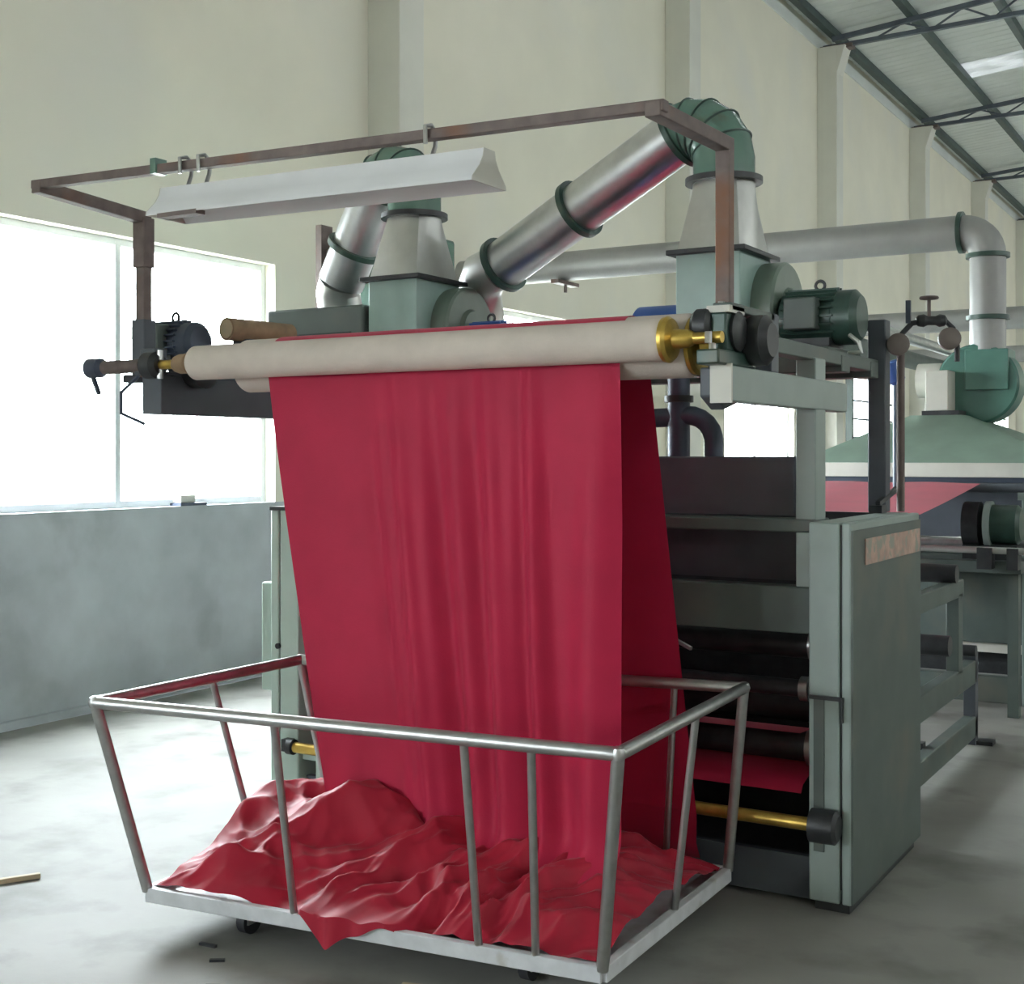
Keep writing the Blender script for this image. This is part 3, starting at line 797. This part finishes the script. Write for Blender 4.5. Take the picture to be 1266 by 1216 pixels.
# dark bent pipes between the rollers and the chamber
sp = thing('steam_pipe', 'dark bent steam pipe rising from the chamber right of the red cloth', 'pipe', (-1.93, 4.5, 1.497))
MB().cyl((-1.96, 4.5, 1.497), (-1.96, 4.5, 1.80), .042, 24).build('riser', M['bluegrey'], sp)
pts = [Vector((-2.15, 4.5, 1.64)), Vector((-1.96, 4.5, 1.645)), Vector((-1.92, 4.5, 1.65))] + [Vector((-1.92 + .10 * math.sin(a), 4.5, 1.55 + .10 * math.cos(a))) for a in (.2, .5, .8, 1.1, 1.4, PI / 2)] + [Vector((-1.82, 4.5, 1.497))]
MB().tube(pts, .036, 20).build('bend', M['bluegrey'], sp)
MB().cyl((-1.96, 4.5, 1.70), (-1.96, 4.5, 1.725), .055, 24).build('pipe_flange', M['dark'], sp)
dg = thing('drive_belt_guard', 'dark tapered belt guard under the right ends of the rollers', 'guard', (-1.44, 3.65, 1.635))
MB().prism([(-1.46, 3.50, 1.755), (-1.46, 3.50, 1.67), (-1.46, 3.58, 1.635), (-1.46, 3.70, 1.66), (-1.46, 3.80, 1.755)], (.05, 0, 0)).build('guard', M['paint_dark'], dg, bev=.006)

# steam valve station on a thin riser next to the rear post
vs_ = thing('steam_valve', 'steam valve with small handwheel and two round gauges beside the rear post', 'valve', (-1.30, 5.15, 1.28))
MB().cyl((-1.30, 5.15, 1.28), (-1.30, 5.15, 1.93), .016, 12).build('riser', M['rust'], vs_)
MB().tube([(-1.30, 5.15, 1.93), (-1.295, 5.155, 1.98), (-1.265, 5.18, 2.02), (-1.22, 5.20, 2.03), (-1.15, 5.24, 2.03), (-1.123, 5.25, 2.0), (-1.11, 5.265, 1.93), (-1.11, 5.265, 1.87)], .011, 10).build('pipe', M['dark'], vs_)
MB().lathe((-1.25, 5.185, 2.03), (.9, .43, 0), [(0, .012), (.008, .022), (.03, .026), (.045, .018), (.075, .018), (.09, .026), (.11, .022), (.118, .012)], 16).build('valve_body', M['dark'], vs_)
MB().cyl((-1.205, 5.21, 2.03), (-1.205, 5.21, 2.12), .007, 10).torus((-1.205, 5.21, 2.12), (0, 0, 1), .032, .006, 20, 6).box(-1.235, -1.175, 5.206, 5.214, 2.118, 2.124).build('handwheel', M['rust'], vs_)
MB().box(-1.285, -1.267, 5.165, 5.18, 2.02, 2.11).build('lever', M['bluegrey'], vs_)
for px, py, pz in ((-1.30, 5.10, 1.93), (-1.135, 5.23, 1.955)):
    MB().lathe((px, py, pz), (.35, -.93, .05), [(0, .02), (0, .04), (.008, .043), (.035, .043), (.04, .036), (.042, .01)], 24).build('gauge', M['gauge'], vs_)


# ------------------------------------------------------------------ second drying unit further down the hall
m2 = thing('drying_unit', 'second green drying unit with pyramid hood further down the hall at right', 'machine', (-1.95, 9.1, 0))
hb_ = [Vector((-2.80, 8.32, 1.455)), Vector((-1.10, 8.32, 1.455)), Vector((-1.10, 10.0, 1.455)), Vector((-2.80, 10.0, 1.455))]
ht_ = [Vector((-2.17, 8.86, 1.77)), Vector((-1.84, 8.86, 1.77)), Vector((-1.84, 9.3, 1.77)), Vector((-2.17, 9.3, 1.77))]
MB().loft([hb_, ht_]).build('hood', M['hood'], m2, bev=.006)
MB().box(-2.82, -1.08, 8.30, 10.02, 1.365, 1.455).build('hood_band', M['lampend'], m2, bev=.004)
MB().box(-2.80, -1.10, 8.33, 10.0, 1.335, 1.365).build('hood_gasket', M['bluegrey'], m2)
MB().box(-1.34, -1.29, 8.24, 8.27, 1.36, 1.47).build('hood_clip', M['green'], m2)
MB().box(-2.80, -1.36, 8.25, 8.30, .36, .98).build('front_panel', M['paint_side'], m2, bev=.004)
MB().box(-2.80, -1.36, 8.27, 8.30, .30, .355).build('light_strip', M['lampend'], m2)
MB().box(-2.80, -1.36, 8.35, 8.38, .16, .30).build('dark_slot', M['dark'], m2)
MB().box(-2.80, -1.36, 8.24, 8.30, 0, .16).build('kick_panel', M['paint_side'], m2, bev=.004)
MB().box(-1.36, -1.27, 8.22, 10.0, 0, 1.335).build('side_frame', M['paint'], m2, bev=.006)
MB().box(-2.88, -2.80, 8.22, 10.0, 0, 1.335).build('side_frame', M['paint'], m2, bev=.006)
MB().box(-2.80, -1.36, 8.6, 9.9, .98, 1.335).build('chamber', M['paint_dark'], m2)
MB().box(-2.80, -1.36, 8.06, 8.25, .87, .90).build('shelf', M['paint_side'], m2)
for yq, zq, rr_, mm in ((8.15, .97, .03, 'steel'), (8.0, 1.31, .028, 'paint_dark')):
    rl = MB().cyl((-2.8, yq, zq), (-1.30, yq, zq), rr_, 18).build('guide_roller', M[mm], m2)
    MB().cyl((-1.36, yq, zq), (-1.13, yq, zq), rr_ * .8, 16).build('roller_end', M['yellow'] if zq > 1.2 else M['dark'], rl)
for xq in (-1.31, -2.84):
    MB().box(xq - .03, xq + .03, 7.97, 8.23, 1.24, 1.285).build('roller_bracket', M['paint'], m2)
g2 = thing('gear_drum', 'round green drive drum with pale rim beside the second drying unit', 'drum', (-1.5, 7.85, .9))
MB().lathe((-1.62, 7.9, 1.10), (1, 0, 0), [(0, .06), (0, .13), (.09, .13), (.10, .10)], 32).build('rear_drum', M['dark'], g2)
MB().lathe((-1.50, 7.9, 1.10), (1, 0, 0), [(0, .11), (0, .135), (.035, .135), (.035, .11)], 32).build('rim', M['paint'], g2)
MB().lathe((-1.465, 7.9, 1.10), (1, 0, 0), [(0, .06), (0, .115), (.14, .115), (.16, .09)], 32).build('front_drum', M['motor'], g2)
MB().box(-1.62, -1.32, 7.82, 7.98, .90, .98).build('foot', M['dark'], g2)
g3 = thing('stand_table', 'low grey steel stand carrying the round green drum and a rod at right', 'stand', (-1.5, 7.85, 0))
MB().box(-2.2, -1.28, 7.72, 8.05, .83, .90).build('top', M['paint_side'], g3, bev=.004)
for xq in (-2.15, -1.34):
    MB().box(xq - .03, xq + .03, 7.82, 7.9, .0, .83).build('leg', M['paint_side'], g3)
MB().cyl((-2.3, 7.66, .965), (-1.25, 7.66, .965), .02, 14).build('rod', M['galv_dull'], g3)
for xa, xb in ((-1.50, -1.42), (-1.34, -1.28)):
    MB().box(xa, xb, 7.62, 7.72, .86, .98).build('rod_block', M['dark'], g3)

c2 = thing('cloth_web', 'flat red cloth running from the first machine up to the second drying unit', 'cloth', (-2.1, 7, 1.2))
path = []
for k in range(15):
    s = k / 14
    path.append((5.30 + (7.98 - 5.30) * s, 1.125 + (1.337 - 1.125) * s - .012 * math.sin(PI * s), 0, 1))
for k in range(1, 7):
    a = PI / 2 - PI * .6 * k / 6
    path.append((8.0 + .03 * math.cos(a), 1.31 + .03 * math.sin(a), 0, 1))
sheet_mesh(path, 20, lambda t: -1.55, lambda t: -2.75, lambda u, t: .003 * math.sin(u * 14 + t * 5)).build('web', M['red'], c2, angle=60)
MB().cyl((-2.9, 5.28, 1.095), (-1.4, 5.28, 1.095), .028, 16).build('guide_roller', M['dark'], st)
MB().box(-1.44, -1.38, 5.22, 5.34, .88, 1.12).build('post', M['paint_dark'], st)

b3 = thing('air_blower', 'dark green scroll blower on the pyramid hood of the second unit', 'blower', (-1.95, 9.1, 1.77))
MB().lathe((-1.79, 9.10, 1.985), (0, 1, 0), [(0, .1), (0, .255), (.015, .27), (.24, .27), (.255, .255), (.255, .1)], 44).build('scroll_housing', M['teal'], b3)
MB().box(-1.865, -1.585, 9.075, 9.345, 1.94, 2.215).build('outlet_box', M['teal'], b3, bev=.006)
MB().box(-2.08, -1.93, 8.88, 9.10, 1.80, 2.07).build('inlet_plate', M['lampend'], b3, bev=.006)
MB().lathe((-2.20, 9.22, 2.02), (1, 0, 0), [(0, .06), (.0, .12), (.16, .12)], 28).build('inlet_ring', M['lampend'], b3)
MB().box(-2.1, -1.86, 8.87, 9.29, 1.768, 1.80).build('base_flange', M['dark'], b3)


def wall_duct(label, xc, yc, z0, zc, r, group=None, riser=True, ringz=()):
    t = thing('exhaust_duct', label, 'duct', (xc, yc, z0))
    Rb = r + .05
    cpt = Vector((xc - Rb, yc, zc - Rb))
    arc = [cpt + Vector((math.cos(a), 0, math.sin(a))) * Rb for a in [PI / 2 * k / 8 for k in range(9)]]
    if riser:
        MB().cyl((xc, yc, z0), (xc, yc, zc - Rb), r, 32).build('riser', M['duct'], t)
        MB().tube(arc, r, 32).build('elbow', M['duct'], t)
        MB().lathe((xc, yc, zc - Rb - .02), (0, 0, 1), [(0, r - .01), (0, r + .025), (.03, r + .025), (.03, r - .01)], 32).build('ring', M['motor'], t)
        MB().lathe((xc - Rb - .02, yc, zc), (1, 0, 0), [(0, r - .01), (0, r + .025), (.03, r + .025), (.03, r - .01)], 32).build('ring', M['motor'], t)
    MB().cyl((XL + .001, yc, zc), (xc - Rb, yc, zc), r, 32).build('pipe', M['duct'], t)
    for z in ringz:
        MB().lathe((xc, yc, z), (0, 0, 1), [(0, r - .01), (0, r + .025), (.03, r + .025), (.03, r - .01)], 32).build('ring', M['motor'], t)
    return t


ed = wall_duct('grey galvanized exhaust duct rising from the second unit and turning left to the wall', -1.74, 9.21, 2.20, 3.03, .118, ringz=(2.42,))
MB().box(-5.05, -4.98, 9.05, 9.40, 2.88, 2.91).bar((-5.01, 9.22, 2.90), (-5.01, 9.22, 2.82), .02, .02).build('hanger', M['rust'], ed)
wall_duct('grey exhaust duct crossing to the wall behind the nearer one, seen above the valve', -1.6, 15.2, 1.95, 3.03, .125)
wall_duct('grey exhaust duct farthest down the hall at the right edge', -1.6, 20.6, 1.95, 3.03, .125)
for yq, lab in ((15.2, 'third drying unit, mostly hidden behind the second unit'), (20.6, 'fourth drying unit, farthest away behind the others')):
    t = thing('drying_unit', lab, 'machine', (-1.95, yq, 0))
    MB().box(-2.8, -1.0, yq - .8, yq + .8, 0, 1.2).build('body', M['paint_side'], t, bev=.01)
    MB().loft([[Vector((-2.8, yq - .8, 1.2)), Vector((-1.0, yq - .8, 1.2)), Vector((-1.0, yq + .8, 1.2)), Vector((-2.8, yq + .8, 1.2))],
               [Vector((-2.1, yq - .2, 1.6)), Vector((-1.7, yq - .2, 1.6)), Vector((-1.7, yq + .2, 1.6)), Vector((-2.1, yq + .2, 1.6))]]).build('hood', M['hood'], t)
    MB().box(-1.95, -1.4, yq - .25, yq + .25, 1.55, 1.95).build('blower_box', M['paint_side'], t, bev=.01)
pp = thing('header_pipe', 'long bright steam header pipe running down the hall beyond the valve', 'pipe', (-3.5, 18, 2.75))
MB().cyl((-3.55, 10.5, 2.78), (-3.55, 32, 2.78), .06, 20).build('pipe', M['galv'], pp)
MB().cyl((-3.45, 10.5, 2.52), (-3.45, 32, 2.52), .09, 20).build('pipe', M['paint_side'], pp)
for yq in (12, 18, 24, 30):
    MB().box(-3.58, -3.42, yq - .04, yq + .04, 2.4, 2.7).box(-3.53, -3.47, yq - .03, yq + .03, 0, 2.42).build('support', M['paint_side'], pp)
pu = thing('blue_pump', 'small blue pump on a thin stand beyond the rear post', 'pump', (-1.95, 8.0, 0))
MB().lathe((-1.98, 7.6, 2.05), (.3, .2, -1), [(0, .03), (.01, .05), (.12, .05), (.14, .03)], 18).build('body', M['blue'], pu)
MB().cyl((-1.95, 7.62, 0), (-1.95, 7.62, 1.94), .018, 10).build('stand', M['bluegrey'], pu)

# ------------------------------------------------------------------ small things
sx = thing('sill_parcel', 'small pale parcel lying on the concrete window sill', 'parcel', (-6.08, 6.05, SILL))
MB().box(-6.10, -6.02, 5.97, 6.10, SILL + .018, SILL + .07).build('box', M['lampend'], sx, bev=.006)
MB().box(-6.12, -6.0, 5.95, 6.18, SILL, SILL + .018).build('board', M['bluegrey'], sx)
tag(MB().bar((-3.80, 3.087, .009), (-4.05, 2.66, .009), .022, .018).build('wooden_stick', M['wood'], None, bev=.003), 'thin pale wooden stick lying on the floor at the left', 'stick')
tag(MB().bar((-2.12, 2.93, .012), (-1.82, 3.02, .012), .07, .022).build('wooden_board', M['wood'], None, bev=.003), 'short pale board on the floor under the basket front', 'board')
for (xa, ya, ang, ln, lab) in ((-2.72, 2.845, .6, .045, 'dark scrap of litter on the floor nearest the basket caster'),
                               (-2.60, 2.70, .5, .04, 'dark scrap of litter on the floor lowest in the photo'),
                               (-2.83, 2.92, .1, .06, 'thin dark sliver of litter on the floor left of the caster')):
    dx, dy = math.cos(ang) * ln / 2, math.sin(ang) * ln / 2
    tag(MB().bar((xa - dx, ya - dy, .004), (xa + dx, ya + dy, .004), .012, .008).build('floor_scrap', M['dark'], None), lab, 'litter')

# alike things share a group
GROUPS = {'air_blower': 'hot air blowers on the drying units', 'slanted_duct': 'galvanized ducts slanting from the blower elbows',
          'exhaust_duct': 'exhaust ducts crossing to the left wall', 'drying_unit': 'drying units further down the hall',
          'electric_motor': 'electric motors on the drying machine', 'roller_bearing': 'bearings of the cream rollers',
          'floor_scrap': 'scraps of litter on the floor'}
for o in col.objects:
    if o.parent is None and o.name.split('.')[0] in GROUPS:
        o['group'] = GROUPS[o.name.split('.')[0]]
